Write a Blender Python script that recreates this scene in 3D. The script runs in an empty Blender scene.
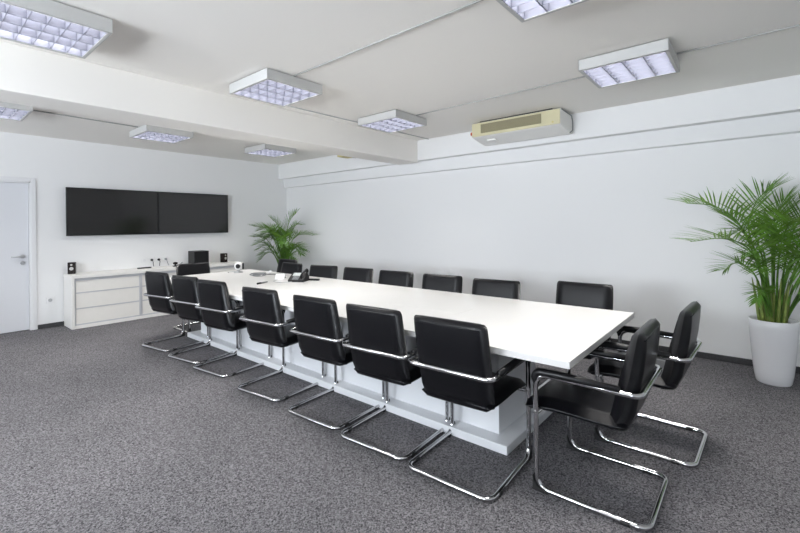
import bpy, bmesh, math, random
from mathutils import Vector, Matrix, noise

random.seed(11)
SC = bpy.context.scene
COL = SC.collection
PI = math.pi

# ---------------------------------------------------------------- camera
cam_d = bpy.data.cameras.new('camera')
cam = bpy.data.objects.new('camera', cam_d)
COL.objects.link(cam)
cam_d.sensor_width = 36.0
cam_d.lens = 420.43 / 800 * 36.0
cam_d.clip_start = 0.05
cam_d.shift_y = -41.646 / 800
YAW = math.radians(49.8932)
ROLL = math.radians(-0.5823)
F = Vector((-math.cos(YAW), math.sin(YAW), 0))
RX = F.cross(Vector((0, 0, 1)))
UP = RX.cross(F)
r2 = RX * math.cos(ROLL) + UP * math.sin(ROLL)
u2 = UP * math.cos(ROLL) - RX * math.sin(ROLL)
m = Matrix((r2, u2, -F)).transposed().to_4x4()
m.translation = Vector((7.6317, -5.3069, 1.4))
cam.matrix_world = m
SC.camera = cam

# ---------------------------------------------------------------- world, daylight, exposure
H = 2.69                      # ceiling height
YL = -8.4                     # window wall
XF = 10.4                     # wall behind the camera
world = bpy.data.worlds.new('sky')
SC.world = world
world.use_nodes = True
world.node_tree.nodes['Background'].inputs[0].default_value = (0.62, 0.76, 1.0, 1)
world.node_tree.nodes['Background'].inputs[1].default_value = 1.0
WINDOWS = [(1.0, 2.8), (4.0, 6.2), (7.2, 8.8)]
WZ = (0.95, 2.35)
DAY = (95.0, 350.0, 125.0)
TILT = math.radians(46)       # added upward tilt of the daylight lamps, to brighten the ceiling
for (a, b), day in zip(WINDOWS, DAY):
    ld = bpy.data.lights.new('daylight', 'AREA')
    ld.shape = 'RECTANGLE'
    ld.size = b - a
    ld.size_y = WZ[1] - WZ[0]
    ld.energy = day
    ld.color = (0.86, 0.925, 1.0)
    lo = bpy.data.objects.new('daylight', ld)
    lo.location = ((a + b) / 2, YL - 0.22, (WZ[0] + WZ[1]) / 2)
    lo.rotation_euler = (PI / 2 + TILT, 0, 0)          # faces +y, into the room
    COL.objects.link(lo)
LAMP_W = 22.0                 # watts per ceiling fixture
SC.view_settings.view_transform = 'Standard'
SC.view_settings.look = 'None'
SC.view_settings.gamma = 1
SC.view_settings.exposure = 0.04
SC.cycles.use_denoising = True
SC.cycles.max_bounces = 10
SC.cycles.diffuse_bounces = 7
SC.cycles.caustics_reflective = False
SC.cycles.caustics_refractive = False
SC.cycles.sample_clamp_indirect = 6


# ---------------------------------------------------------------- materials
def mat(name, col, rough=0.5, metal=0.0, bump=0.0, bscale=50, var=0.0, vscale=8, spec=0.5, coat=0.0):
    m = bpy.data.materials.new(name)
    m.use_nodes = True
    nt = m.node_tree
    b = nt.nodes['Principled BSDF']
    b.inputs['Base Color'].default_value = (*col, 1)
    b.inputs['Roughness'].default_value = rough
    b.inputs['Metallic'].default_value = metal
    b.inputs['Specular IOR Level'].default_value = spec
    if coat:
        b.inputs['Coat Weight'].default_value = coat
        b.inputs['Coat Roughness'].default_value = 0.08
    tc = nt.nodes.new('ShaderNodeTexCoord')
    if var:
        n = nt.nodes.new('ShaderNodeTexNoise')
        n.inputs['Scale'].default_value = vscale
        n.inputs['Detail'].default_value = 4
        nt.links.new(tc.outputs['Object'], n.inputs['Vector'])
        r = nt.nodes.new('ShaderNodeValToRGB')
        r.color_ramp.elements[0].position = 0.3
        r.color_ramp.elements[1].position = 0.7
        r.color_ramp.elements[0].color = (*[max(0, c * (1 - var)) for c in col], 1)
        r.color_ramp.elements[1].color = (*[min(1, c * (1 + var)) for c in col], 1)
        nt.links.new(n.outputs['Fac'], r.inputs['Fac'])
        nt.links.new(r.outputs['Color'], b.inputs['Base Color'])
    if bump:
        n = nt.nodes.new('ShaderNodeTexNoise')
        n.inputs['Scale'].default_value = bscale
        n.inputs['Detail'].default_value = 5
        nt.links.new(tc.outputs['Object'], n.inputs['Vector'])
        bp = nt.nodes.new('ShaderNodeBump')
        bp.inputs['Strength'].default_value = bump
        bp.inputs['Distance'].default_value = 0.01
        nt.links.new(n.outputs['Fac'], bp.inputs['Height'])
        nt.links.new(bp.outputs['Normal'], b.inputs['Normal'])
    return m


def carpet_material():
    m = bpy.data.materials.new('grey_carpet')
    m.use_nodes = True
    nt = m.node_tree
    b = nt.nodes['Principled BSDF']
    b.inputs['Roughness'].default_value = 1.0
    b.inputs['Specular IOR Level'].default_value = 0.1
    tc = nt.nodes.new('ShaderNodeTexCoord')
    n1 = nt.nodes.new('ShaderNodeTexNoise')
    n1.inputs['Scale'].default_value = 60
    n1.inputs['Detail'].default_value = 5
    n1.inputs['Roughness'].default_value = 0.8
    vo = nt.nodes.new('ShaderNodeTexVoronoi')
    vo.inputs['Scale'].default_value = 175
    nt.links.new(tc.outputs['Object'], vo.inputs['Vector'])
    bw = nt.nodes.new('ShaderNodeRGBToBW')
    nt.links.new(vo.outputs['Color'], bw.inputs[0])
    ma = nt.nodes.new('ShaderNodeMath')
    ma.operation = 'MULTIPLY_ADD'
    ma.inputs[1].default_value = 0.45
    ad = nt.nodes.new('ShaderNodeMath')
    ad.operation = 'MULTIPLY'
    ad.inputs[1].default_value = 0.55
    nt.links.new(n1.outputs['Fac'], ad.inputs[0])
    nt.links.new(bw.outputs[0], ma.inputs[0])
    nt.links.new(ad.outputs[0], ma.inputs[2])
    n2 = nt.nodes.new('ShaderNodeTexNoise')
    n2.inputs['Scale'].default_value = 1.6
    n2.inputs['Detail'].default_value = 3
    for n in (n1, n2):
        nt.links.new(tc.outputs['Object'], n.inputs['Vector'])
    r = nt.nodes.new('ShaderNodeValToRGB')
    e = r.color_ramp.elements
    e[0].position, e[1].position = 0.32, 0.70
    e[0].color = (0.034, 0.033, 0.036, 1)
    e[1].color = (0.250, 0.243, 0.256, 1)
    nt.links.new(ma.outputs[0], r.inputs['Fac'])
    r2_ = nt.nodes.new('ShaderNodeValToRGB')
    r2_.color_ramp.elements[0].position = 0.35
    r2_.color_ramp.elements[1].position = 0.65
    r2_.color_ramp.elements[0].color = (0.92, 0.92, 0.92, 1)
    r2_.color_ramp.elements[1].color = (1.06, 1.05, 1.05, 1)
    nt.links.new(n2.outputs['Fac'], r2_.inputs['Fac'])
    mx = nt.nodes.new('ShaderNodeMixRGB')
    mx.blend_type = 'MULTIPLY'
    mx.inputs[0].default_value = 1
    nt.links.new(r.outputs['Color'], mx.inputs[1])
    nt.links.new(r2_.outputs['Color'], mx.inputs[2])
    nt.links.new(mx.outputs['Color'], b.inputs['Base Color'])
    bp = nt.nodes.new('ShaderNodeBump')
    bp.inputs['Strength'].default_value = 0.05
    bp.inputs['Distance'].default_value = 0.004
    nt.links.new(n1.outputs['Fac'], bp.inputs['Height'])
    nt.links.new(bp.outputs['Normal'], b.inputs['Normal'])
    return m


def grille_material(name, c1, c2, axis, scale):
    m = bpy.data.materials.new(name)
    m.use_nodes = True
    nt = m.node_tree
    b = nt.nodes['Principled BSDF']
    b.inputs['Roughness'].default_value = 0.6
    tc = nt.nodes.new('ShaderNodeTexCoord')
    w = nt.nodes.new('ShaderNodeTexWave')
    w.bands_direction = axis
    w.inputs['Scale'].default_value = scale
    nt.links.new(tc.outputs['Object'], w.inputs['Vector'])
    r = nt.nodes.new('ShaderNodeValToRGB')
    r.color_ramp.elements[0].color = (*c1, 1)
    r.color_ramp.elements[1].color = (*c2, 1)
    nt.links.new(w.outputs['Fac'], r.inputs['Fac'])
    nt.links.new(r.outputs['Color'], b.inputs['Base Color'])
    return m


def leaf_material():
    m = mat('palm_leaf', (0.095, 0.215, 0.034), 0.40, var=0.7, vscale=16, spec=0.4)
    b = m.node_tree.nodes['Principled BSDF']
    b.inputs['Subsurface Weight'].default_value = 0.0
    nt = m.node_tree
    tr = nt.nodes.new('ShaderNodeBsdfTranslucent')
    tr.inputs[0].default_value = (0.22, 0.40, 0.05, 1)
    mx = nt.nodes.new('ShaderNodeMixShader')
    mx.inputs[0].default_value = 0.36
    out = nt.nodes['Material Output']
    nt.links.new(b.outputs[0], mx.inputs[1])
    nt.links.new(tr.outputs[0], mx.inputs[2])
    nt.links.new(mx.outputs[0], out.inputs[0])
    return m


def glass_material():
    m = bpy.data.materials.new('window_glass')
    m.use_nodes = True
    nt = m.node_tree
    nt.nodes.remove(nt.nodes['Principled BSDF'])
    t = nt.nodes.new('ShaderNodeBsdfTransparent')
    g = nt.nodes.new('ShaderNodeBsdfGlossy')
    g.inputs['Roughness'].default_value = 0.02
    mx = nt.nodes.new('ShaderNodeMixShader')
    mx.inputs[0].default_value = 0.06
    nt.links.new(t.outputs[0], mx.inputs[1])
    nt.links.new(g.outputs[0], mx.inputs[2])
    nt.links.new(mx.outputs[0], nt.nodes['Material Output'].inputs[0])
    return m


def emit_material(name, col, strength):
    m = bpy.data.materials.new(name)
    m.use_nodes = True
    b = m.node_tree.nodes['Principled BSDF']
    b.inputs['Base Color'].default_value = (*col, 1)
    b.inputs['Emission Color'].default_value = (*col, 1)
    b.inputs['Emission Strength'].default_value = strength
    return m


M = dict(
    wall=mat('wall_paint', (0.83, 0.83, 0.83), 0.85, bump=0.03, bscale=120, spec=0.2),
    ceil=mat('ceiling_paint', (0.88, 0.855, 0.815), 0.9, bump=0.03, bscale=90, spec=0.2),
    carpet=carpet_material(),
    skirt=mat('dark_skirting', (0.055, 0.055, 0.058), 0.9, var=0.3, vscale=120),
    door=mat('door_lacquer', (0.72, 0.73, 0.76), 0.35),
    frame=mat('door_frame_lacquer', (0.77, 0.77, 0.78), 0.4),
    steel=mat('brushed_steel', (0.62, 0.62, 0.63), 0.28, metal=1),
    chrome=mat('chrome_tube', (0.56, 0.56, 0.57), 0.06, metal=1),
    alu=mat('aluminium_strip', (0.56, 0.565, 0.59), 0.45, metal=0.2),
    leather=mat('black_leather', (0.0045, 0.0045, 0.0058), 0.31, bump=0.05, bscale=300, spec=0.25),
    armpad=mat('black_arm_pad', (0.008, 0.008, 0.009), 0.33, spec=0.35),
    rubber=mat('black_rubber', (0.012, 0.012, 0.012), 0.6),
    white=mat('white_laminate', (0.73, 0.722, 0.705), 0.32, var=0.012, vscale=3),
    edge=mat('white_edge_band', (0.72, 0.73, 0.75), 0.4),
    side=mat('sideboard_laminate', (0.83, 0.815, 0.78), 0.4, var=0.01, vscale=14),
    sidef=mat('sideboard_front', (0.82, 0.80, 0.755), 0.45, var=0.01, vscale=18),
    screen=mat('screen_glass', (0.012, 0.011, 0.011), 0.10, spec=0.6),
    bezel=mat('black_bezel', (0.008, 0.008, 0.009), 0.4, spec=0.3),
    lacq=mat('white_lacquered_metal', (0.56, 0.56, 0.55), 0.5),
    louvre=mat('louvre_aluminium', (0.165, 0.172, 0.215), 0.32, metal=0.3),
    tube=emit_material('lit_tube', (0.90, 0.94, 1.0), 7.0),
    acbody=mat('ac_casing', (0.82, 0.81, 0.78), 0.5),
    accream=mat('ac_cream_front', (0.60, 0.555, 0.36), 0.5, var=0.05, vscale=6),
    acgrille=grille_material('ac_grille', (0.15, 0.13, 0.075), (0.34, 0.31, 0.19), 'X', 26),
    orange=mat('orange_plastic', (0.55, 0.10, 0.03), 0.5),
    conduit=mat('painted_conduit', (0.44, 0.44, 0.43), 0.7),
    pot=mat('white_glazed_pot', (0.84, 0.84, 0.86), 0.22),
    soil=mat('potting_soil', (0.045, 0.028, 0.018), 0.95, bump=0.8, bscale=60, var=0.5, vscale=50),
    leaf=leaf_material(),
    stem=mat('palm_stem', (0.20, 0.26, 0.055), 0.5, var=0.35, vscale=14),
    darkbrown=mat('dark_brown_cabinet', (0.013, 0.008, 0.007), 0.4, spec=0.2),
    cone=mat('speaker_cone', (0.50, 0.49, 0.48), 0.45, metal=0.3),
    blackp=mat('black_plastic', (0.010, 0.010, 0.011), 0.38, spec=0.3),
    greyp=mat('grey_plastic', (0.23, 0.24, 0.25), 0.45),
    silver=mat('silver_plastic', (0.50, 0.51, 0.52), 0.35, metal=0.5),
    whitep=mat('white_plastic', (0.82, 0.82, 0.82), 0.35),
    paper=mat('white_paper', (0.88, 0.88, 0.88), 0.8),
    lcd=mat('phone_display', (0.55, 0.58, 0.57), 0.25),
    yellow=mat('yellowed_plastic', (0.56, 0.48, 0.22), 0.5),
    glass=glass_material(),
)


# ---------------------------------------------------------------- mesh helpers
class MB:
    """collects shapes; build() links them as one mesh object"""
    def __init__(self):
        self.v, self.f, self.s = [], [], []

    def add(self, verts, faces, smooth=False, M4=None):
        o = len(self.v)
        for p in verts:
            p = Vector(p)
            self.v.append(tuple(M4 @ p if M4 else p))
        for f in faces:
            self.f.append([i + o for i in f])
            self.s.append(smooth)
        return self

    def box(self, lo, hi, bev=0.0, M4=None, seg=2):
        bm = bmesh.new()
        bmesh.ops.create_cube(bm, size=1)
        for v in bm.verts:
            v.co = Vector([lo[i] + (v.co[i] + 0.5) * (hi[i] - lo[i]) for i in range(3)])
        if bev:
            bmesh.ops.bevel(bm, geom=list(bm.edges), offset=bev, segments=seg, profile=0.5, affect='EDGES')
        bm.verts.index_update()
        self.add([v.co.copy() for v in bm.verts], [[v.index for v in f.verts] for f in bm.faces], False, M4)
        bm.free()
        return self

    def tube(self, pts, r, closed=False, n=10, cap=True, M4=None):
        pts = [Vector(p) for p in pts]
        N = len(pts)
        rs = r if isinstance(r, (list, tuple)) else [r] * N
        tang = []
        for i in range(N):
            if closed:
                t = pts[(i + 1) % N] - pts[i - 1]
            else:
                t = pts[min(i + 1, N - 1)] - pts[max(i - 1, 0)]
            tang.append(t.normalized() if t.length > 1e-9 else Vector((0, 0, 1)))
        t0 = tang[0]
        nrm = t0.orthogonal().normalized()
        frames = []
        for i in range(N):
            t = tang[i]
            nrm = (nrm - t * nrm.dot(t))
            nrm = nrm.normalized() if nrm.length > 1e-9 else t.orthogonal().normalized()
            frames.append((nrm.copy(), t.cross(nrm)))
        twist = 0.0
        if closed:   # undo the residual twist
            t = tang[0]
            e = (nrm - t * nrm.dot(t)).normalized()
            twist = math.atan2(e.dot(frames[0][1]), e.dot(frames[0][0]))
        verts, faces = [], []
        for i in range(N):
            a, b = frames[i]
            for k in range(n):
                th = 2 * PI * k / n - twist * i / N
                verts.append(pts[i] + (a * math.cos(th) + b * math.sin(th)) * rs[i])
        for i in range(N if closed else N - 1):
            j = (i + 1) % N
            for k in range(n):
                l = (k + 1) % n
                faces.append([i * n + k, i * n + l, j * n + l, j * n + k])
        if not closed and cap:
            faces.append(list(range(n))[::-1])
            faces.append([(N - 1) * n + k for k in range(n)])
        return self.add(verts, faces, True, M4)

    def lathe(self, prof, n=32, cx=0, cy=0, M4=None, smooth=True):
        verts, faces = [], []
        for (r, z) in prof:
            for k in range(n):
                a = 2 * PI * k / n
                verts.append((cx + r * math.cos(a), cy + r * math.sin(a), z))
        for i in range(len(prof) - 1):
            for k in range(n):
                l = (k + 1) % n
                faces.append([i * n + k, i * n + l, (i + 1) * n + l, (i + 1) * n + k])
        self.add(verts, faces, smooth, M4)
        self.add(verts[:n], [list(range(n))[::-1]], False, M4)
        self.add(verts[-n:], [list(range(n))], False, M4)
        return self

    def prism(self, poly, lo, hi, axis='x', M4=None):
        """polygon in the plane across the axis, extruded lo..hi"""
        def P(a, b, c):
            return {'x': (c, a, b), 'y': (a, c, b), 'z': (a, b, c)}[axis]
        n = len(poly)
        verts = [P(a, b, lo) for a, b in poly] + [P(a, b, hi) for a, b in poly]
        faces = [[i, (i + 1) % n, n + (i + 1) % n, n + i] for i in range(n)]
        faces += [list(range(n))[::-1], list(range(n, 2 * n))]
        return self.add(verts, faces, False, M4)

    def pad(self, path, W, T, r_end=0.03, n=10, edge=None):
        """soft cushion: rounded slab along a path in the (y, z) plane, W wide in x, T thick"""
        pts = [Vector((0, y, z)) for y, z in path]
        T = T if isinstance(T, (list, tuple)) else [T] * len(pts)
        W = W if isinstance(W, (list, tuple)) else [W] * len(pts)
        rings = []
        N = len(pts)
        def frame(i):
            t = (pts[min(i + 1, N - 1)] - pts[max(i - 1, 0)]).normalized()
            return t, Vector((0, -t.z, t.y))
        caps = [0.0, 0.35, 0.65, 0.88, 0.985]
        for c in caps[:0:-1]:
            t, nn = frame(0)
            k = math.sqrt(max(0, 1 - c * c))
            rings.append((pts[0] - t * T[0] / 2 * c, nn, T[0] * k, W[0] - 2 * r_end * (1 - k)))
        for i in range(N):
            t, nn = frame(i)
            rings.append((pts[i], nn, T[i], W[i]))
        for c in caps[1:]:
            t, nn = frame(N - 1)
            k = math.sqrt(max(0, 1 - c * c))
            rings.append((pts[-1] + t * T[-1] / 2 * c, nn, T[-1] * k, W[-1] - 2 * r_end * (1 - k)))
        # cross-section: rounded slab with a softly crowned face
        sec = []
        m_ = 12
        for side in (1, -1):
            for k in range(m_ + 1):
                x = -1 + 2 * k / m_
                sec.append((x * side, side))
        verts, faces = [], []
        S = None
        for (c, nn, th, w) in rings:
            ring = []
            rr = min(th * 0.5, 0.03)
            hw = w / 2
            for (sx, sd) in sec:
                # superellipse style rounding towards the side edges
                x = sx * hw
                dx = max(0.0, abs(x) - (hw - rr)) / max(rr, 1e-6)
                h = th / 2 * math.sqrt(max(0.0, 1 - min(dx, 1) ** 2.2))
                crown = 1 - 0.10 * (sx ** 2)
                ring.append(c + Vector((x, 0, 0)) + nn * h * sd * crown)
            S = len(ring)
            verts += ring
        R_ = len(rings)
        for i in range(R_ - 1):
            for k in range(S):
                l = (k + 1) % S
                faces.append([i * S + k, i * S + l, (i + 1) * S + l, (i + 1) * S + k])
        faces.append(list(range(S))[::-1])
        faces.append([(R_ - 1) * S + k for k in range(S)])
        return self.add(verts, faces, True)

    def build(self, name, material, parent=None, loc=None):
        me = bpy.data.meshes.new(name)
        me.from_pydata(self.v, [], self.f)
        me.validate()
        bm = bmesh.new()
        bm.from_mesh(me)
        bmesh.ops.recalc_face_normals(bm, faces=list(bm.faces))
        bm.to_mesh(me)
        bm.free()
        if len(me.polygons) == len(self.s):
            me.polygons.foreach_set('use_smooth', self.s)
        me.materials.append(material)
        o = bpy.data.objects.new(name, me)
        COL.objects.link(o)
        if parent:
            o.parent = parent
        if loc:
            o.location = loc
        return o


def fillet(points, radii, closed=False, seg=6):
    P = [Vector(p) for p in points]
    N = len(P)
    out = []
    for i in range(N):
        if not closed and i in (0, N - 1):
            out.append(P[i])
            continue
        a, b, c = P[i - 1], P[i], P[(i + 1) % N]
        r = radii if not isinstance(radii, (list, tuple)) else radii[i]
        d1, d2 = (a - b).normalized(), (c - b).normalized()
        ang = d1.angle(d2)
        if r <= 0 or ang > PI - 0.02:
            out.append(b)
            continue
        L = min(r / math.tan(ang / 2), (a - b).length * 0.48, (c - b).length * 0.48)
        r = L * math.tan(ang / 2)
        bis = (d1 + d2).normalized()
        cen = b + bis * (r / math.sin(ang / 2))
        p1, p2 = b + d1 * L, b + d2 * L
        v1, v2 = (p1 - cen), (p2 - cen)
        tot = v1.angle(v2)
        for k in range(seg + 1):
            t = k / seg
            out.append(cen + (v1 * math.sin((1 - t) * tot) + v2 * math.sin(t * tot)) / math.sin(tot))
    return out


def bez(pts, n):
    """Catmull-Rom through the points, n samples"""
    P = [Vector(p) for p in pts]
    P = [P[0] * 2 - P[1]] + P + [P[-1] * 2 - P[-2]]
    S = len(P) - 3
    out = []
    for k in range(n):
        u = k / (n - 1) * S
        i = min(int(u), S - 1)
        t = u - i
        a, b, c, d = P[i:i + 4]
        out.append(0.5 * ((2 * b) + (c - a) * t + (2 * a - 5 * b + 4 * c - d) * t * t + (3 * b - a - 3 * c + d) * t ** 3))
    return out


def tag(o, label, cat, group=None):
    o['label'] = label
    o['category'] = cat
    if group:
        o['group'] = group
    return o


def thing(name, label, cat, loc=(0, 0, 0), rz=0.0, group=None):
    o = bpy.data.objects.new(name, None)
    o.empty_display_size = 0.1
    COL.objects.link(o)
    o.location = loc
    o.rotation_euler = (0, 0, rz)
    return tag(o, label, cat, group)


def dup(root, loc, rz, label, group=None):
    r = root.copy()
    COL.objects.link(r)
    r.location = loc
    r.rotation_euler = (0, 0, rz)
    r['label'] = label
    if group:
        r['group'] = group
    for ch in list(root.children):
        c = ch.copy()
        COL.objects.link(c)
        c.parent = r
        for g in list(ch.children):
            d = g.copy()
            COL.objects.link(d)
            d.parent = c
    return r


def struct(name, mb, material, parent=None):
    o = mb.build(name, material, parent)
    if not parent:
        o['kind'] = 'structure'
    return o


# ---------------------------------------------------------------- room shell
WT = 0.16
struct('floor', MB().box((-WT, YL - WT, -0.1), (XF + WT, WT, 0)), M['carpet'])
struct('ceiling', MB().box((-WT, YL - WT, H), (XF + WT, WT, H + 0.1)), M['ceil'])
struct('wall_right', MB().box((-WT, 0, 0), (XF + WT, WT, H)), M['wall'])
struct('wall_front', MB().box((XF, YL, 0), (XF + WT, 0, H)), M['wall'])
DY0, DY1, DZ = -5.10, -4.150, 2.045        # door opening in the wall with the screens
struct('wall_back', MB().box((-WT, YL, 0), (0, DY0, H)).box((-WT, DY1, 0), (0, 0, H))
       .box((-WT, DY0, DZ), (0, DY1, H)), M['wall'])
wl = MB()
xs = [-WT] + [v for w in WINDOWS for v in w] + [XF + WT]
for i in range(0, len(xs), 2):
    wl.box((xs[i], YL - WT, 0), (xs[i + 1], YL, H))
for a, b in WINDOWS:
    wl.box((a, YL - WT, 0), (b, YL, WZ[0])).box((a, YL - WT, WZ[1]), (b, YL, H))
struct('wall_left', wl, M['wall'])
for i, (a, b) in enumerate(WINDOWS):
    fr = MB()
    y0, y1 = YL - 0.12, YL - 0.05
    for x0, x1 in ((a, a + 0.06), ((a + b) / 2 - 0.04, (a + b) / 2 + 0.04), (b - 0.06, b)):
        fr.box((x0, y0, WZ[0]), (x1, y1, WZ[1]), 0.004)
    for z0, z1 in ((WZ[0], WZ[0] + 0.06), (WZ[1] - 0.06, WZ[1])):
        fr.box((a, y0, z0), (b, y1, z1), 0.004)
    w = struct('window_%d' % (i + 1), fr, M['frame'])
    struct('window_pane', MB().box((a + 0.05, YL - 0.09, WZ[0] + 0.05), (b - 0.05, YL - 0.084, WZ[1] - 0.05)), M['glass'], w)
# ceiling beam across the room, the boxed-in ledge along the plant wall, and the ledge below it
struct('trim_1', MB().box((3.31, YL, 2.355), (3.69, -0.19, H), 0.006), M['ceil'])
struct('trim_2', MB().box((0, -0.19, 2.385), (XF, 0, H), 0.004), M['wall'])
struct('trim_3', MB().prism([(0, 2.205), (-0.055, 2.215), (-0.075, 2.385), (0, 2.385)], 0, XF, 'x'), M['wall'])
SKH = 0.06
struct('baseboard_right', MB().box((0.014, -0.014, 0), (XF, 0, SKH), 0.003), M['skirt'])
struct('baseboard_back', MB().box((0, -4.09, 0), (0.014, 0, SKH), 0.003).box((0, YL, 0), (0.014, -5.18, SKH), 0.003), M['skirt'])
struct('baseboard_left', MB().box((0.014, YL, 0), (XF, YL + 0.014, SKH), 0.003), M['skirt'])

# door in the back wall, left of the screens
dr = MB()
dr.box((-WT + 0.02, DY1 - 0.001, 0), (0.002, DY1 + 0.0, DZ))
for y0, y1, z0, z1 in ((DY1, DY1 + 0.056, 0, DZ + 0.056), (DY0 - 0.056, DY0, 0, DZ + 0.056), (DY0, DY1, DZ, DZ + 0.056)):
    dr.box((0, y0, z0), (0.016, y1, z1), 0.004)
for y0, y1, z0, z1 in ((DY1 - 0.02, DY1, 0, DZ), (DY0, DY0 + 0.02, 0, DZ), (DY0, DY1, DZ - 0.02, DZ)):
    dr.box((-WT + 0.01, y0, z0), (0.004, y1, z1))
door = struct('door_1', dr, M['frame'])
leaf = struct('door_leaf', MB().box((-0.075, DY0 + 0.022, 0.008), (-0.035, DY1 - 0.022, DZ - 0.022), 0.003), M['door'], door)
hd = MB()
hy = DY1 - 0.085
hd.lathe([(0.026, 0), (0.026, 0.010), (0.022, 0.013)], 24, M4=Matrix.Translation((-0.035, hy, 1.02)) @ Matrix.Rotation(PI / 2, 4, 'Y'))
hd.tube(fillet([(-0.03, hy, 1.02), (0.022, hy, 1.02), (0.022, hy - 0.125, 1.02)], 0.014), 0.0095)
struct('door_handle', hd, M['steel'], leaf)
lk = MB()
lk.lathe([(0.026, 0), (0.026, 0.010), (0.022, 0.013)], 24, M4=Matrix.Translation((-0.035, hy, 0.93)) @ Matrix.Rotation(PI / 2, 4, 'Y'))
lk.box((-0.03, hy - 0.006, 0.915), (-0.014, hy + 0.006, 0.937), 0.002)
struct('door_lock', lk, M['steel'], leaf)

# ---------------------------------------------------------------- conference table
TX0, TX1, TY0, TY1 = 1.69, 6.955, -3.262, -1.853
TC = ((TX0 + TX1) / 2, (TY0 + TY1) / 2)
tb = thing('conference_table', 'long white rectangular conference table on a box pedestal down the middle of the room', 'table', (TC[0], TC[1], 0))
hx, hy_ = (TX1 - TX0) / 2, (TY1 - TY0) / 2
top = MB().box((-hx, -hy_, 0.703), (hx, hy_, 0.74), 0.0025).build('tabletop', M['white'], tb)
ped = MB().box((2.23 - TC[0], -0.295, 0.055), (6.375 - TC[0], 0.295, 0.703), 0.003).build('pedestal', M['edge'], tb)
MB().box((2.09 - TC[0], -0.405, 0), (6.483 - TC[0], 0.405, 0.055), 0.004).build('base_plate', M['edge'], tb)
# hinged cable flap let into the top: a thin lid with a shadow gap round it
fl = MB().box((5.27 - TC[0], -0.11, 0.7385), (5.96 - TC[0], 0.10, 0.7415), 0.0012)
fl.build('cable_flap', M['white'], tb)


# ---------------------------------------------------------------- chairs
def make_chair(label):
    t = thing('cantilever_chair', label, 'chair', group='black cantilever chairs around the table')
    w = 0.262
    P = [(-w, -0.250, 0.015), (w, -0.250, 0.015), (w, 0.268, 0.015), (w, 0.268, 0.612),
         (w, -0.222, 0.606), (-w, -0.222, 0.606), (-w, 0.268, 0.612), (-w, 0.268, 0.015)]
    path = fillet(P, [0.055, 0.055, 0.065, 0.065, 0.045, 0.045, 0.065, 0.065], True, 7)
    fr = MB().tube(path, 0.0135, True, 12)
    fr.tube([(-w, 0.262, 0.405), (w, 0.262, 0.405)], 0.0095, n=8)
    frame = fr.build('frame', M['chrome'], t)
    seat = MB().pad([(0.32, 0.416), (0.285, 0.426), (0.20, 0.434), (0.10, 0.434), (0.0, 0.430), (-0.08, 0.428), (-0.125, 0.430)],
                    [0.462, 0.468, 0.468, 0.468, 0.465, 0.46, 0.455], [0.062, 0.068, 0.070, 0.070, 0.070, 0.070, 0.066], 0.03)
    seat.build('seat', M['leather'], t)
    bp = [(-0.095, 0.425), (-0.118, 0.455), (-0.135, 0.50), (-0.155, 0.60), (-0.176, 0.70), (-0.192, 0.79), (-0.202, 0.85)]
    back = MB().pad(bp, [0.43, 0.455, 0.465, 0.472, 0.472, 0.470, 0.466], [0.075, 0.096, 0.104, 0.100, 0.092, 0.080, 0.066], 0.022)
    # stitched top seam
    bo = back.build('backrest', M['leather'], t)
    sm = MB().tube([(-0.200, -0.2285, 0.851), (-0.10, -0.2345, 0.856), (0.10, -0.2345, 0.856), (0.200, -0.2285, 0.851)], 0.0040, n=6)
    sm.build('piping', M['leather'], bo)
    for s in (-1, 1):
        ap = MB()
        prof = fillet([(s * w, 0.270, 0.555), (s * w, 0.270, 0.622), (s * w, 0.15, 0.626), (s * w, -0.135, 0.622)], [0, 0.055, 0.1, 0], seg=6)
        n = len(prof)
        ap.tube(prof, [0.010] + [0.021] * (n - 2) + [0.016], n=10)
        ap.build('armrest', M['armpad'], t)
        MB().tube([(s * (w + 0.017), 0.268, 0.415), (s * (w - 0.03), 0.268, 0.415)], 0.0075, n=8).build('bolt', M['steel'], t)
        x = s * w
        gl = MB().prism([(0.284, 0.075), (0.286, 0.0), (0.205, 0.0), (0.212, 0.010), (0.240, 0.014), (0.262, 0.026), (0.276, 0.05)], x - 0.012, x + 0.012, 'x')
        gl.build('glide', M['rubber'], t)
        MB().tube([(x, -0.135, 0.0135), (x, -0.175, 0.0135)], 0.0150, n=8).build('glide', M['rubber'], t)
    return t


chair = None
D = math.radians


def place(x, y, deg, label):
    """deg 0 = facing +y (away from the camera side)"""
    global chair
    if chair is None:
        chair = make_chair(label)
        chair.location = (x, y, 0)
        chair.rotation_euler = (0, 0, D(deg))
        return chair
    return dup(chair, (x, y, 0), D(deg), label)


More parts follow.
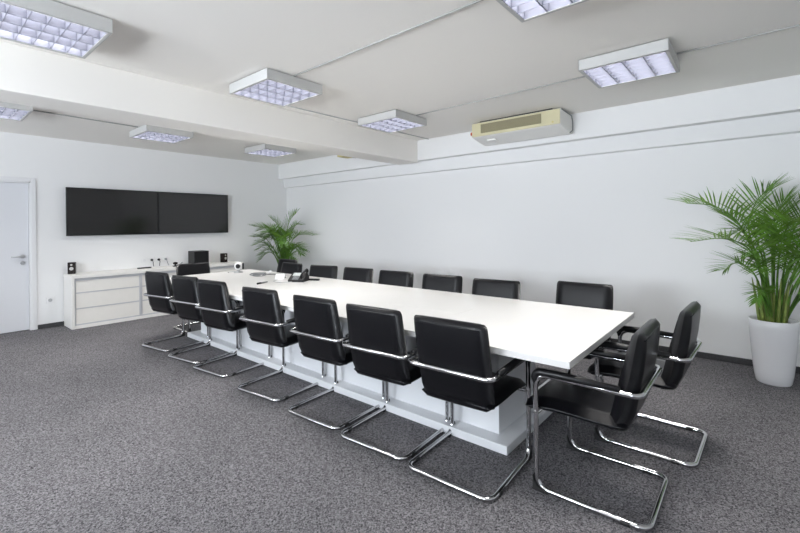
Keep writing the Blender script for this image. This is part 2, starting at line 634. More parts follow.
near = [(6.345, -3.185, 2.5, 'black cantilever chair on the near long side of the table, closest to the table corner'),
        (5.765, -3.182, 3.5, 'black cantilever chair on the near long side, second from the corner nearest the camera'),
        (5.175, -3.18, 3.5, 'black cantilever chair on the near long side, third from the corner nearest the camera'),
        (4.45, -3.182, 6, 'middle black cantilever chair of the seven along the near long side'),
        (3.60, -3.18, 7, 'black cantilever chair on the near long side, third from the sideboard end'),
        (3.0, -3.18, 9, 'black cantilever chair on the near long side, second from the sideboard end'),
        (2.31, -3.205, 9, 'black cantilever chair on the near long side, closest to the sideboard')]
for c in near:
    place(*c)
far = [(6.50, -1.70, 180, 'black cantilever chair on the plant-wall side, pulled back near the big palm end'),
       (5.81, -1.95, 185, 'black cantilever chair on the plant-wall side, second from the big palm end'),
       (5.19, -1.925, 185, 'black cantilever chair on the plant-wall side, third from the big palm end'),
       (4.57, -1.925, 186, 'black cantilever chair on the plant-wall side, fourth from the big palm end'),
       (3.965, -1.925, 186, 'black cantilever chair on the plant-wall side, fifth from the big palm end'),
       (3.36, -1.95, 190, 'black cantilever chair on the plant-wall side just right of the desk phone'),
       (2.66, -1.97, 180, 'black cantilever chair partly hidden behind the desk phone'),
       (2.075, -1.62, 182, 'black cantilever chair in the far corner, behind the one at the phone, below the palm')]
for c in far:
    place(*c)
place(1.71, -2.625, -90, 'black cantilever chair at the far head of the table in front of the sideboard')
place(7.012, -2.895, 90, 'black cantilever chair at the near table end, in front, seen in full from the side')
place(7.125, -2.16, 88, 'black cantilever chair at the near table end, behind the other, closer to the plant wall')

# ---------------------------------------------------------------- sideboard below the screens
SX, SY0, SY1 = 0.437, -3.80, -1.245
sb = thing('sideboard', 'long low white sideboard with grey strips along the wall under the screens', 'sideboard', (0.0, (SY0 + SY1) / 2, 0))
hl = (SY1 - SY0) / 2
ca = MB()
for y in (-hl, hl - 0.036):
    ca.box((0.016, y, 0), (SX, y + 0.036, 0.70), 0.002)
ca.box((0.016, -hl + 0.036, 0.0), (SX - 0.005, hl - 0.036, 0.045))
ca.box((0.016, -hl + 0.036, 0.045), (0.03, hl - 0.036, 0.70))
carc = ca.build('carcass', M['side'], sb)
MB().box((0.002, -hl - 0.004, 0.70), (SX + 0.004, hl + 0.004, 0.745), 0.003).build('worktop', M['side'], sb)
rails = MB().box((SX - 0.05, -hl + 0.036, 0.045), (SX - 0.012, hl - 0.036, 0.062)).box((SX - 0.05, -hl + 0.036, 0.665), (SX - 0.012, hl - 0.036, 0.70))
rails.build('sliding_rail', M['alu'], sb)
nd = 3
L = (2 * hl - 0.072) / nd
for k in range(nd):
    y0 = -hl + 0.036 + k * L
    y1 = y0 + L
    xo = SX - 0.022 if k != 1 else SX - 0.026
    d = MB().box((xo - 0.016, y0 + 0.018, 0.062), (xo, y1 - 0.018, 0.665), 0.0015).build('door', M['sidef'], sb)
    st = MB()
    for z in (0.267, 0.487):
        st.box((xo, y0 + 0.02, z), (xo + 0.003, y1 - 0.02, z + 0.016))
    st.build('strip', M['alu'], d)
    if k == 0:
        MB().box((xo - 0.01, y0, 0.062), (xo + 0.006, y0 + 0.018, 0.665), 0.001).build('edge_profile', M['alu'], d)
    MB().box((xo - 0.018, y1 - 0.022, 0.062), (xo + 0.008, y1 + 0.016, 0.665), 0.002).build('edge_profile', M['alu'], d)

# ---------------------------------------------------------------- the two wall screens
for k, (y0, y1, lab) in enumerate(((-3.775, -2.562, 'large black flat wall screen on the left, above the white sideboard'),
                                   (-2.558, -1.350, 'large black flat wall screen on the right, beside the corner palm'))):
    yc, zc = (y0 + y1) / 2, 1.64
    tv = thing('television', lab, 'screen', (0.0, yc, zc), group='wall screens side by side')
    hw, hh = (y1 - y0) / 2, 0.352
    fr = MB()
    x0, x1 = 0.045, 0.085
    fr.box((x0, -hw, -hh), (x1 - 0.008, hw, hh), 0.003)
    for a in ((-hw, -hw + 0.011, -hh, hh), (hw - 0.011, hw, -hh, hh), (-hw, hw, hh - 0.011, hh), (-hw, hw, -hh, -hh + 0.014)):
        fr.box((x1 - 0.010, a[0], a[2]), (x1, a[1], a[3]), 0.002)
    fr.build('bezel', M['bezel'], tv)
    MB().box((x1 - 0.009, -hw + 0.010, -hh + 0.013), (x1 - 0.004, hw - 0.010, hh - 0.010)).build('screen_panel', M['screen'], tv)
    MB().box((0.0, -0.22, -0.16), (0.046, 0.22, 0.16), 0.004).box((0.0, -0.45, -0.02), (0.03, 0.45, 0.02)).build('wall_mount', M['blackp'], tv)


# ---------------------------------------------------------------- things on the sideboard
def small_speaker(loc, rz, label):
    s = thing('loudspeaker', label, 'speaker', loc, rz, 'small loudspeakers on the sideboard')
    MB().box((-0.045, -0.045, 0), (0.045, 0.045, 0.165), 0.006).build('cabinet', M['darkbrown'], s)
    R = Matrix.Rotation(PI / 2, 4, 'Y')
    c = MB().lathe([(0.024, 0), (0.024, 0.003), (0.018, 0.001), (0.010, 0.002), (0.006, 0.006)], 20, M4=Matrix.Translation((0.0445, 0, 0.075)) @ R)
    c.build('driver_cone', M['cone'], s)
    MB().lathe([(0.013, 0), (0.013, 0.003), (0.005, 0.005)], 16, M4=Matrix.Translation((0.0445, 0, 0.130)) @ R).build('tweeter', M['cone'], s)
    return s


sp = small_speaker((0.12, -3.725, 0.745), D(-20), 'small dark brown loudspeaker at the left end of the sideboard, beside the door')
dup(sp, (0.16, -1.48, 0.745), D(15), 'small dark loudspeaker at the right end of the sideboard, right of the black box')
sub = thing('subwoofer', 'black box shaped subwoofer standing on the sideboard under the right screen', 'speaker', (0.20, -1.955, 0.745))
MB().box((-0.13, -0.125, 0.012), (0.118, 0.125, 0.238), 0.006).build('cabinet', M['blackp'], sub)
MB().box((0.118, -0.118, 0.02), (0.128, 0.118, 0.232), 0.004).build('grille', M['bezel'], sub)
for a in (-0.1, 0.1):
    for b in (-0.1, 0.1):
        MB().lathe([(0.012, 0), (0.012, 0.013)], 10, a, b).build('foot', M['rubber'], sub)
rem = thing('remote_control', 'flat black remote control lying on the sideboard below the wall sockets', 'remote', (0.16, -2.80, 0.745), D(6))
MB().box((-0.024, -0.10, 0), (0.024, 0.10, 0.018), 0.006).build('body', M['blackp'], rem)
kb = MB()
for i in range(8):
    for j in (-1, 0, 1):
        kb.box((j * 0.013 - 0.004, -0.085 + i * 0.02, 0.0175), (j * 0.013 + 0.004, -0.074 + i * 0.02, 0.0195))
kb.build('keypad', M['greyp'], rem)
wc = thing('webcam', 'small dark round camera with a looped cable left of the black box', 'camera', (0.24, -2.36, 0.745))
MB().lathe([(0.035, 0), (0.045, 0.006), (0.045, 0.012), (0.012, 0.02), (0.010, 0.035)], 20).build('base', M['blackp'], wc)
MB().lathe([(0.006, 0.03), (0.03, 0.036), (0.038, 0.052), (0.03, 0.068), (0.008, 0.074)], 20).build('camera_head', M['darkbrown'], wc)
MB().tube(bez([(0, 0.04, 0.008), (-0.03, 0.10, 0.03), (-0.06, 0.14, 0.06), (-0.10, 0.12, 0.03), (-0.12, 0.06, 0.004)], 18), 0.0035, n=6).build('cable', M['greyp'], wc)


def socket(y, z, label, plug=None, double=False):
    s = thing('wall_socket', label, 'socket', (0, y, z), 0, 'white wall sockets')
    w = 0.04
    MB().box((0, -w, -0.04), (0.010, w, 0.04), 0.003).build('cover_plate', M['whitep'], s)
    R = Matrix.Rotation(PI / 2, 4, 'Y')
    MB().lathe([(0.022, 0.0), (0.022, 0.0115), (0.019, 0.0115), (0.018, 0.0105)], 20, M4=R).build('insert', M['frame'], s)
    if plug:
        p = thing('power_plug', plug[0], 'plug', (0.0115, y, z), 0, 'plugs in the wall sockets')
        b = MB().lathe([(0.019, 0), (0.019, 0.022), (0.012, 0.036)], 16, M4=R).build('plug_body', plug[1], p)
        c = MB().tube(bez([(0.03, 0, 0), (0.05, 0.004, -0.03), (0.04, plug[2] * 0.5, -0.07), (0.03, plug[2], -0.103)], 12), 0.005, n=6)
        c.build('cord', plug[1], p)
    return s


socket(-2.745, 0.862, 'empty white wall socket above the sideboard, leftmost of the four under the screens')
socket(-2.640, 0.862, 'white wall socket above the sideboard, second from left, black plug in it',
       ('black plug in the second wall socket from left above the sideboard', M['blackp'], 0.02))
socket(-2.535, 0.862, 'white wall socket above the sideboard, third from left, cord hanging straight down',
       ('black plug with a cord hanging straight down, third socket above the sideboard', M['blackp'], 0.005))
socket(-2.425, 0.862, 'white wall socket above the sideboard, rightmost of four, next to the camera',
       ('grey plug in the rightmost wall socket above the sideboard', M['greyp'], 0.04))
ds = thing('wall_socket', 'single white wall socket low on the wall between door and sideboard', 'socket', (0, -3.952, 0.385), 0, 'white wall sockets')
MB().box((0, -0.043, -0.043), (0.011, 0.043, 0.043), 0.003).build('cover_plate', M['whitep'], ds)
MB().lathe([(0.024, 0.0), (0.024, 0.0125), (0.020, 0.0125), (0.019, 0.0115)], 20, M4=Matrix.Rotation(PI / 2, 4, 'Y')).build('insert', M['silver'], ds)

# ---------------------------------------------------------------- things on the table
TZ = 0.74
cm = thing('conference_camera', 'white ball shaped conference camera with a black lens at the far table end', 'camera', (1.97, -2.19, TZ), D(-38))
MB().lathe([(0.062, 0), (0.066, 0.006), (0.05, 0.016), (0.022, 0.022), (0.018, 0.045)], 24).build('base', M['silver'], cm)
hm = MB()
prof = [(0.002, -0.055)] + [(0.056 * math.cos(a), 0.056 * math.sin(a)) for a in [D(x) for x in range(-75, 76, 15)]] + [(0.002, 0.056)]
hm.lathe(prof, 24, M4=Matrix.Translation((0, 0, 0.092)))
head = hm.build('camera_head', M['whitep'], cm)
MB().lathe([(0.030, 0.0), (0.032, 0.012), (0.026, 0.018), (0.012, 0.016)], 24, M4=Matrix.Translation((0.046, 0, 0.094)) @ Matrix.Rotation(PI / 2, 4, 'Y')).build('lens', M['blackp'], head)
MB().box((-0.03, 0.055, 0.045), (0.03, 0.072, 0.135), 0.008).build('side_arm', M['blackp'], cm)
MB().tube(bez([(-0.04, 0, 0.008), (-0.10, -0.06, 0.005), (-0.05, -0.15, 0.005), (0.02, -0.13, 0.005)], 18), 0.0035, n=6).build('cable', M['greyp'], cm)

ck = MB()
pts = []
rnd = random.Random(4)
for i in range(90):
    a = i / 90 * 2 * PI * 4
    rr = 0.075 + 0.02 * math.sin(i * 0.37)
    pts.append((rr * 1.35 * math.cos(a), rr * math.sin(a), 0.0085 + 0.008 * (i / 90 * 4 // 1) + 0.003 * math.sin(a * 2.0)))
ck.tube(pts, 0.0048, n=6)
coil = ck.build('coiled_cable', M['greyp'], None, (2.56, -2.24, TZ))
tag(coil, 'coil of grey cable lying on the table left of the white card', 'cable')
ck = MB().tube(bez([(-0.14, -0.05, 0.006), (-0.02, -0.08, 0.006), (0.10, -0.03, 0.007), (0.2, 0.06, 0.006), (0.26, 0.02, 0.006)], 30), 0.0055, n=6)
tag(ck.build('connection_cable', M['blackp'], None, (2.52, -2.02, TZ)), 'black cable lying straight behind the grey coil on the table', 'cable')
ms = thing('computer_mouse', 'small white rounded mouse at the far table edge behind the cables', 'mouse', (2.36, -1.93, TZ), D(60))
ms.scale = (0.8, 0.8, 0.8)
m_ = MB()
rows, cols = 7, 14
vv, ff = [], []
for i in range(rows):
    ph = i / (rows - 1) * PI / 2
    for k in range(cols):
        a = 2 * PI * k / cols
        vv.append((0.055 * math.cos(ph) * math.cos(a), 0.032 * math.cos(ph) * math.sin(a), 0.036 * math.sin(ph)))
for i in range(rows - 1):
    for k in range(cols):
        l = (k + 1) % cols
        ff.append([i * cols + k, i * cols + l, (i + 1) * cols + l, (i + 1) * cols + k])
m_.add(vv, ff, True)
m_.build('shell', M['whitep'], ms)
MB().tube([(0.03, 0, 0.024), (0.03, 0, 0.032)], 0.006, n=8).build('scroll_wheel', M['greyp'], ms)

cd = MB()
cd.prism([(-0.05, 0), (-0.047, 0), (0.0, 0.056), (0.047, 0), (0.05, 0), (0.0015, 0.060), (-0.0015, 0.060)], -0.058, 0.058, 'y')
card = cd.build('folded_card', M['paper'], None, (3.08, -2.24, TZ))
card.rotation_euler = (0, 0, D(-50))
tag(card, 'white folded paper card standing on the table left of the desk phone', 'card')

ph = thing('desk_phone', 'black desk phone with handset and small pale display on the table', 'phone', (3.47, -2.255, TZ), D(120))
ph.scale = (0.84, 0.84, 1.1)
MB().prism([(-0.10, 0), (0.11, 0), (0.11, 0.045), (0.06, 0.085), (-0.10, 0.022)], -0.115, 0.115, 'y').build('body', M['blackp'], ph)
# local x: away from the user; handset lies along one side
hs = MB().tube(bez([(-0.10, -0.085, 0.052), (-0.06, -0.085, 0.085), (0.02, -0.085, 0.105), (0.08, -0.085, 0.115), (0.115, -0.085, 0.095)], 16),
               [0.022, 0.024, 0.022, 0.017, 0.015, 0.014, 0.014, 0.014, 0.014, 0.014, 0.015, 0.017, 0.021, 0.024, 0.024, 0.020], n=10)
hs.build('handset', M['blackp'], ph)
sl = math.atan2(0.063, 0.16)
Mp = Matrix.Translation((-0.10, 0, 0.022)) @ Matrix.Rotation(-sl, 4, 'Y')
MB().box((0.095, -0.035, 0.0), (0.165, 0.085, 0.006), 0.002, Mp).build('display', M['lcd'], ph)
kp = MB()
for i in range(4):
    for j in range(4):
        kp.box((0.01 + i * 0.019, -0.03 + j * 0.024, 0.0), (0.024 + i * 0.019, -0.012 + j * 0.024, 0.005), 0.001, Mp)
kp.build('keypad', M['greyp'], ph)
ex = thing('phone_receiver', 'small flat black device lying on the table right of the desk phone', 'device', (3.56, -2.10, TZ), D(25))
MB().box((-0.075, -0.022, 0), (0.075, 0.022, 0.022), 0.008).build('body', M['blackp'], ex)
MB().box((-0.05, -0.014, 0.0215), (0.02, 0.014, 0.0235), 0.001).build('keypad', M['greyp'], ex)
pn = thing('marker_pen', 'dark marker pen lying on the table in front of the white card', 'pen', (3.29, -2.625, TZ), D(110))
MB().tube([(0.085, 0, 0.009), (0.012, 0, 0.009), (-0.06, 0, 0.009), (-0.075, 0, 0.009)], [0.0085, 0.009, 0.009, 0.006], n=12).build('barrel', M['greyp'], pn)
MB().tube([(-0.03, 0, 0.0105), (-0.09, 0, 0.0105)], 0.0105, n=12).build('cap', M['blackp'], pn)
lp = MB().tube(bez([(-0.12, 0.08, 0.004), (-0.05, -0.02, 0.004), (0.06, -0.05, 0.004), (0.16, 0.0, 0.004), (0.20, 0.10, 0.004)], 24), 0.0035, n=6)
tag(lp.build('white_cable', M['silver'], None, (3.28, -2.42, TZ)), 'thin pale cable looping on the table in front of the white card and phone', 'cable')


# ---------------------------------------------------------------- ceiling lights
def make_light(label):
    t = thing('ceiling_light', label, 'ceiling light', group='square louvred ceiling lights')
    w, d = 0.302, 0.285
    hgt = 0.085
    ho = MB()
    zt, zb = -0.008, -0.008 - hgt
    ho.box((-w, -d, zt - 0.004), (w, d, zt))
    th = 0.006
    for lo, hi in (((-w, -d, zb), (w, -d + th, zt)), ((-w, d - th, zb), (w, d, zt)),
                   ((-w, -d, zb), (-w + th, d, zt)), ((w - th, -d, zb), (w, d, zt))):
        ho.box(lo, hi)
    r_ = 0.022
    for lo, hi in (((-w, -d, zb), (w, -d + r_, zb + 0.004)), ((-w, d - r_, zb), (w, d, zb + 0.004)),
                   ((-w, -d, zb), (-w + r_, d, zb + 0.004)), ((w - r_, -d, zb), (w, d, zb + 0.004))):
        ho.box(lo, hi)
    ho.box((-w + 0.05, -d + 0.05, zt), (w - 0.05, d - 0.05, 0.0))
    ho.build('housing', M['lacq'], t)
    lv = MB()
    zl0, zl1 = zb + 0.003, zb + 0.050
    n = 4
    cw = 2 * (w - r_) / n
    for i in range(n + 1):
        x = -w + r_ + i * cw
        lv.prism([(x - 0.004, zl0), (x + 0.004, zl0), (x + 0.012, zl1), (x - 0.012, zl1)] if 0 < i < n else
                 [(x - 0.003, zl0), (x + 0.003, zl0), (x + 0.004, zl1), (x - 0.004, zl1)], -d + r_, d - r_, 'y')
    mN = 6
    for j in range(mN + 1):
        y = -d + r_ + j * 2 * (d - r_) / mN
        lv.prism([(y - 0.0015, zl0), (y + 0.0015, zl0), (y + 0.006, zl1), (y - 0.006, zl1)], -w + r_, w - r_, 'x')
    lv.build('louvre', M['louvre'], t)
    for i in range(n):
        x = -w + r_ + (i + 0.5) * cw
        MB().tube([(x, -d + 0.03, zt - 0.018), (x, d - 0.03, zt - 0.018)], 0.008, n=10).build('lamp_tube', M['tube'], t)
    # the light the four tubes give, as one panel in the housing above the louvre
    ld = bpy.data.lights.new('tube_light', 'AREA')
    ld.shape = 'RECTANGLE'
    ld.size, ld.size_y = 2 * w - 0.06, 2 * d - 0.06
    ld.energy = LAMP_W
    ld.spread = math.radians(122)      # the louvre cells cut the light off above this
    ld.color = (1.0, 0.97, 0.935)
    lo = bpy.data.objects.new('tube_light', ld)
    lo.location = (0, 0, zt - 0.030)
    lo.parent = t
    COL.objects.link(lo)
    return t


cl = make_light('square louvred ceiling light in front of the beam, above the middle of the table')
cl.location = (4.325, -3.105, H)
LIGHTS = [(4.305, -1.48, 'square louvred ceiling light in front of the beam, nearest the right wall'),
          (4.32, -4.745, 'large louvred ceiling light cut by the top left corner of the picture'),
          (1.59, -3.055, 'louvred ceiling light behind the beam, middle of the far row'),
          (1.57, -1.39, 'louvred ceiling light behind the beam, nearest the room corner'),
          (1.70, -4.715, 'louvred ceiling light behind the beam at the left picture edge, above the door'),
          (6.885, -1.575, 'rectangular louvred ceiling light right of the air conditioner'),
          (6.885, -3.20, 'bright louvred ceiling light cut by the top edge of the picture')]
for x, y, lab in LIGHTS:
    dup(cl, (x, y, H), 0, lab, 'square louvred ceiling lights')


# ---------------------------------------------------------------- conduits on the ceiling
def conduit(pts, label, r=0.0065):
    o = MB().tube(pts, r, n=8).build('ceiling_conduit', M['conduit'])
    return tag(o, label, 'conduit', 'thin conduits on the ceiling')


cz = H - 0.0065
conduit([(4.63, -3.13, cz), (6.58, -3.16, cz)], 'thin conduit on the ceiling running from the middle light toward the viewer')
conduit([(4.61, -1.40, cz), (6.58, -1.44, cz)], 'thin conduit on the ceiling between the two lights near the right wall')
conduit([(7.19, -1.485, cz), (XF, -1.56, cz)], 'thin conduit on the ceiling running right from the rectangular light')
conduit([(3.83, -2.70, cz), (3.90, -0.192, cz)], 'thin conduit on the ceiling along the front of the beam, reaching the right wall')
conduit([(1.66, -4.42, cz), (1.62, -3.345, cz)], 'thin conduit on the ceiling behind the beam, linking the two left lights')
jb = thing('junction_box', 'small yellowed plastic box under the far edge of the ceiling beam', 'box', (3.26, -1.30, 2.40))
MB().box((-0.05, -0.10, -0.05), (0.05, 0.10, 0.04), 0.008).build('housing', M['yellow'], jb)
MB().box((-0.035, 0.10, -0.03), (0.035, 0.24, 0.02), 0.006).build('cable_gland', M['darkbrown'], jb)

# ---------------------------------------------------------------- air conditioner under the ceiling
ac = thing('air_conditioner', 'white and cream ceiling air conditioner with a brown grille against the right wall', 'air conditioner', (5.45, -0.19, 0))
ax0, ax1 = -0.555, 0.555
prof = [(-0.41, 2.675), (-0.42, 2.655), (-0.42, 2.515), (-0.40, 2.495), (-0.10, 2.44), (-0.02, 2.45), (0.0, 2.48), (0.0, 2.655), (-0.05, 2.675)]
MB().prism(prof, ax0, ax1, 'x').build('casing', M['acbody'], ac)
MB().box((ax0 + 0.002, -0.432, 2.502), (ax1 - 0.002, -0.419, 2.668), 0.004).build('front_panel', M['accream'], ac)
gr = MB().box((ax0 + 0.13, -0.437, 2.535), (ax1 - 0.21, -0.431, 2.645))
gr.build('grille', M['acgrille'], ac)
MB().tube([(ax0 + 0.02, -0.40, 2.672), (ax1 - 0.02, -0.40, 2.672), (ax1 + 0.004, -0.38, 2.668), (ax1 + 0.004, -0.06, 2.655), (ax1 + 0.004, -0.02, 2.60), (ax1 + 0.004, -0.025, 2.49), (ax1 + 0.004, -0.12, 2.447)],
          0.006, n=6).build('edge_trim', M['greyp'], ac)
MB().box((ax0 + 0.1, -0.40, 2.675), (ax1 - 0.1, 0, H)).build('mounting_bracket', M['blackp'], ac)
MB().tube([(ax0, -0.36, 2.56), (ax0 - 0.05, -0.36, 2.56)], [0.025, 0.022], n=12).build('orange_cap', M['orange'], ac)
MB().lathe([(0.012, 0), (0.012, 0.004)], 12, M4=Matrix.Translation((ax1 - 0.08, -0.4325, 2.53)) @ Matrix.Rotation(PI / 2, 4, 'X')).build('badge', M['yellow'], ac)
MB().box((ax0 + 0.14, -0.30, 2.455), (ax0 + 0.26, -0.16, 2.475), 0.005).build('drain_cover', M['acbody'], ac)


# ---------------------------------------------------------------- palms
RV = Vector((math.sin(YAW), math.cos(YAW), 0))     # along the picture's horizontal, in the room
TV_ = Vector((math.cos(YAW), -math.sin(YAW), 0))   # toward the room's near left corner


def frond(mb, pts, leaf_len, npair, rng, width=0.0118, start=0.3, droop=0.25):
    P = bez(pts, 40)
    n = len(P)
    mb.tube(P, [0.0085 * (1 - 0.82 * i / (n - 1)) + 0.0008 for i in range(n)], n=6)
    for j in range(npair):
        u = start + (1 - start) * (j + 0.5) / npair
        i = min(int(u * (n - 1)), n - 2)
        p = P[i].lerp(P[i + 1], u * (n - 1) - i)
        t = (P[i + 1] - P[max(0, i - 1)]).normalized()
        side = t.cross(Vector((0, 0, 1)))
        if side.length < 0.15:
            side = t.cross(RV)
        side.normalize()
        up = side.cross(t).normalized()
        k = (u - start) / (1 - start)
        ln = leaf_len * (0.55 + 0.75 * math.sin(PI * min(1, 0.22 + k * 0.72))) * (0.72 + 0.1 * rng.random())
        ang = D(62 - 36 * k + rng.uniform(-6, 6))
        for s in (-1, 1):
            d = (t * math.cos(ang) + side * s * math.sin(ang) + up * (0.28 + rng.uniform(-0.08, 0.08))).normalized()
            prev = p.copy()
            verts = []
            segs = 5
            pos = p.copy()
            dd = d.copy()
            for q in range(segs + 1):
                f = q / segs
                wv = width * (0.35 + 1.4 * f * (1 - f) * 2) * (1 - f ** 3) * 0.5 + 0.0004
                across = dd.cross(up)
                across = across.normalized() if across.length > 0.05 else side
                nn = across.cross(dd).normalized()
                verts += [pos + across * wv + nn * wv * 0.35, pos, pos - across * wv + nn * wv * 0.35]
                dd = (dd + Vector((0, 0, -1)) * droop * (0.25 + f) / segs).normalized()
                pos = pos + dd * ln / segs
            fs = []
            for q in range(segs):
                a = q * 3
                fs += [[a, a + 1, a + 4, a + 3], [a + 1, a + 2, a + 5, a + 4]]
            mb.add(verts, fs, True)


def filler(n, seed, reach, z0, z1, sgn):
    rg = random.Random(seed)
    out = []
    for k in range(n):
        a = rg.uniform(-1, 1) * reach
        d = rg.uniform(-0.1, 0.5) * reach * 1.2
        z = rg.uniform(z0, z1)
        up = min(1.0, 0.35 + (z - z0) / (z1 - z0) * 0.65)
        out.append(([(a * .05, .50, d * .05), (a * .25, .5 + (z - .5) * .62, d * .2), (a * .55, .5 + (z - .5) * (.90 + .08 * up), d * .55), (a * .85, z, d * .85), (a * 1.1, z - .10 + .06 * up, d * 1.15)],
                    rg.uniform(.62, .9), rg.uniform(.3, .42), rg.uniform(.2, .4)))
    return out


def palm(label, loc, fronds, pot_h, r0, r1, leaf_len, npair, stems, seed, ymax, xmin=None):
    rng = random.Random(seed)
    t = thing('potted_palm', label, 'plant', loc, group='areca palms in white pots')
    pot = [(r0 * 0.94, 0), (r0, 0.012)]
    for k in range(1, 9):
        f = k / 8
        pot.append((r0 + (r1 - r0) * (f ** 0.7), 0.012 + (pot_h - 0.012) * f))
    pot += [(r1 - 0.004, pot_h + 0.004), (r1 - 0.014, pot_h), (r1 - 0.018, pot_h - 0.05)]
    pm = MB()
    pm.lathe(pot, 40)
    pm.build('pot', M['pot'], t)
    MB().lathe([(r1 - 0.017, pot_h - 0.06), (r1 - 0.017, pot_h - 0.035), (r1 * 0.4, pot_h - 0.022), (0.01, pot_h - 0.02)], 28).build('soil', M['soil'], t)
    base = Vector(loc)
    def clampw(p):
        w = p + base
        if w.y > ymax:
            w.y = ymax - 0.02 * rng.random()
        if xmin is not None and w.x < xmin:
            w.x = xmin + 0.02 * rng.random()
        return w - base
    for k in range(stems):
        a = k * 2.4
        rr = r1 * 0.55 * math.sqrt((k + 0.5) / stems)
        b0 = Vector((rr * math.cos(a), rr * math.sin(a), pot_h - 0.03))
        b1 = b0 + Vector((0.05 * math.cos(a), 0.05 * math.sin(a), 0.30 + 0.1 * rng.random()))
        MB().tube(bez([b0, (b0 + b1) / 2 + Vector((0, 0, 0.02)), b1], 8), [0.014, 0.0135, 0.012, 0.0105, 0.009, 0.0075, 0.0055, 0.0025], n=8).build('stem', M['stem'], t)
    for fr in fronds:
        pts = fr[0]
        scale = fr[1] if len(fr) > 1 else 1.0
        W = []
        for (a, z, d) in pts:
            W.append(clampw(RV * a + TV_ * d + Vector((0, 0, z))))
        mb = MB()
        frond(mb, W, leaf_len * scale, int(npair * (0.8 + 0.2 * scale)), rng, start=fr[2] if len(fr) > 2 else 0.34, droop=fr[3] if len(fr) > 3 else 0.25)
        # keep leaf tips out of the walls
        vv = []
        for p in mb.v:
            w = Vector(p) + base
            if w.y > -0.012:
                w.y = -0.012 - 0.01 * rng.random()
            if w.x < 0.012:
                w.x = 0.012 + 0.01 * rng.random()
            vv.append(tuple(w - base))
        mb.v = vv
        mb.build('frond', M['leaf'], t)
    return t


big = [
    ([(-0.03, .50, .02), (-0.16, .98, .06), (-0.36, 1.42, .10), (-0.58, 1.59, .12), (-0.84, 1.625, .14)], 1.0, .45),
    ([(-0.05, .50, .05), (-0.15, .85, .12), (-0.36, 1.20, .20), (-0.62, 1.31, .26), (-0.92, 1.29, .30)], 1.0, .42),
    ([(-0.02, .50, -.02), (-0.10, 1.05, -.02), (-0.19, 1.40, -.02), (-0.09, 1.66, -.04), (0.05, 1.76, -.05)], .95, .4),
    ([(0.00, .50, .05), (-0.02, .95, .14), (-0.06, 1.17, .26), (-0.12, 1.15, .40), (-0.16, .98, .48)], 1.0, .4, .5),
    ([(0.03, .50, .00), (0.06, 1.0, .04), (0.10, 1.34, .08), (0.20, 1.52, .10), (0.36, 1.58, .10)], 1.0, .4),
    ([(0.05, .50, .00), (0.14, 1.0, .05), (0.24, 1.32, .12), (0.40, 1.48, .20), (0.60, 1.46, .26)], 1.0, .4),
    ([(0.05, .50, .03), (0.12, .85, .14), (0.22, 1.08, .26), (0.36, 1.14, .38), (0.52, 1.02, .48)], 1.0, .4),
    ([(0.02, .50, -.04), (0.06, 1.0, -.06), (0.10, 1.30, -.10), (0.14, 1.52, -.12), (0.22, 1.66, -.12)], .9, .42),
    ([(-0.03, .50, -.02), (-0.09, .95, .0), (-0.18, 1.25, .0), (-0.32, 1.45, .02), (-0.46, 1.52, .04)], .8, .4),
    ([(-0.05, .50, .02), (-0.12, .80, .03), (-0.22, 1.00, .05), (-0.36, 1.08, .06), (-0.48, 1.02, .08)], .75, .42),
    ([(-0.05, .50, .03), (-0.11, .70, .08), (-0.18, .83, .12), (-0.25, .84, .16), (-0.30, .75, .19)], .45, .4),
    ([(0.00, .50, .06), (0.03, .90, .18), (0.08, 1.20, .34), (0.14, 1.32, .50), (0.20, 1.24, .64)], 1.0, .4),
    ([(-0.01, .50, .04), (-0.05, .95, .10), (-0.10, 1.28, .20), (-0.16, 1.44, .34), (-0.22, 1.45, .48)], 1.0, .42),
    ([(0.01, .50, -.02), (0.0, 1.0, 0), (-0.02, 1.32, .03), (0.02, 1.52, .08), (0.08, 1.60, .14)], 1.0, .36),
    ([(0.06, .50, .02), (0.16, .75, .06), (0.26, .92, .10), (0.38, .96, .14), (0.48, .86, .18)], .8, .4),
    ([(0.04, .50, .05), (0.09, .72, .12), (0.14, .86, .2), (0.2, .9, .27), (0.25, .82, .32)], .55, .4),
    ([(0.02, .50, .04), (0.05, .85, .10), (0.07, 1.08, .18), (0.06, 1.22, .28), (0.04, 1.22, .38)], .9, .36),
]
big = [([(a, .5 + (z - .5) * .94, d) for a, z, d in fr[0]],) + tuple(fr[1:]) for fr in big]
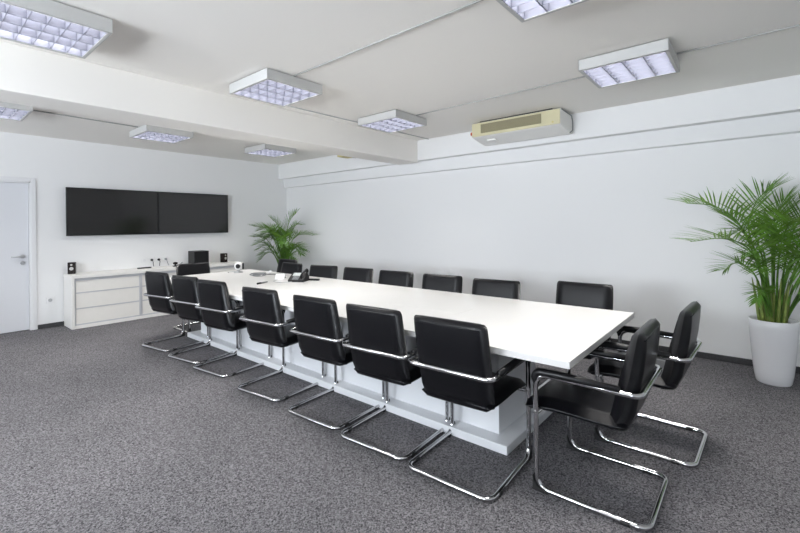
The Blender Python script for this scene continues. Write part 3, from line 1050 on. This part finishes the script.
palm('tall areca palm in a tapered white pot by the right wall', (7.752, -0.425, 0), big + filler(8, 21, .44, .78, 1.42, 1), 0.545, 0.122, 0.170, 0.32, 21, 19, 3, -0.05)
corner = [
    ([(-0.03, .50, .02), (-0.14, .88, .04), (-0.30, 1.14, .06), (-0.42, 1.20, .08), (-0.54, 1.20, .10)], .8, .4),
    ([(-0.04, .50, .04), (-0.15, .86, .10), (-0.28, 1.06, .16), (-0.38, 1.10, .2), (-0.46, 1.06, .24)], .7, .4),
    ([(-0.02, .50, .02), (-0.10, .95, .05), (-0.24, 1.28, .08), (-0.38, 1.38, .10), (-0.54, 1.40, .10)], .9, .4),
    ([(0.0, .50, 0), (0.02, 1.0, 0), (0.06, 1.30, .0), (0.13, 1.52, 0), (0.24, 1.64, .02)], .95, .42),
    ([(0.03, .50, 0), (0.10, .95, .03), (0.22, 1.18, .08), (0.38, 1.24, .14), (0.60, 1.22, .2)], 1.0, .4),
    ([(0.03, .50, .04), (0.12, .80, .12), (0.24, .98, .2), (0.34, .96, .28), (0.40, .88, .34)], .7, .4),
    ([(0.01, .50, .05), (0.03, .90, .16), (0.06, 1.15, .3), (0.10, 1.20, .44), (0.14, 1.08, .54)], 1.0, .4),
    ([(-0.01, .50, .03), (-0.05, .92, .10), (-0.10, 1.22, .2), (-0.14, 1.34, .32), (-0.18, 1.30, .44)], 1.0, .38),
    ([(0.02, .50, 0), (0.08, 1.0, 0), (0.15, 1.28, .02), (0.25, 1.42, .05), (0.36, 1.42, .08)], .6, .4),
    ([(0.0, .50, 0), (-0.02, .95, .02), (-0.04, 1.26, .05), (-0.10, 1.44, .08), (-0.18, 1.52, .12)], .9, .38),
    ([(-0.03, .50, .03), (-0.10, .76, .08), (-0.20, .90, .12), (-0.30, .88, .16), (-0.38, .78, .2)], .8, .4),
]
palm('smaller areca palm in the far room corner, behind the chairs', (0.765, -0.60, 0), corner + filler(18, 5, .40, .85, 1.40, 1), 0.50, 0.115, 0.16, 0.28, 24, 12, 8, -0.05, 0.05)
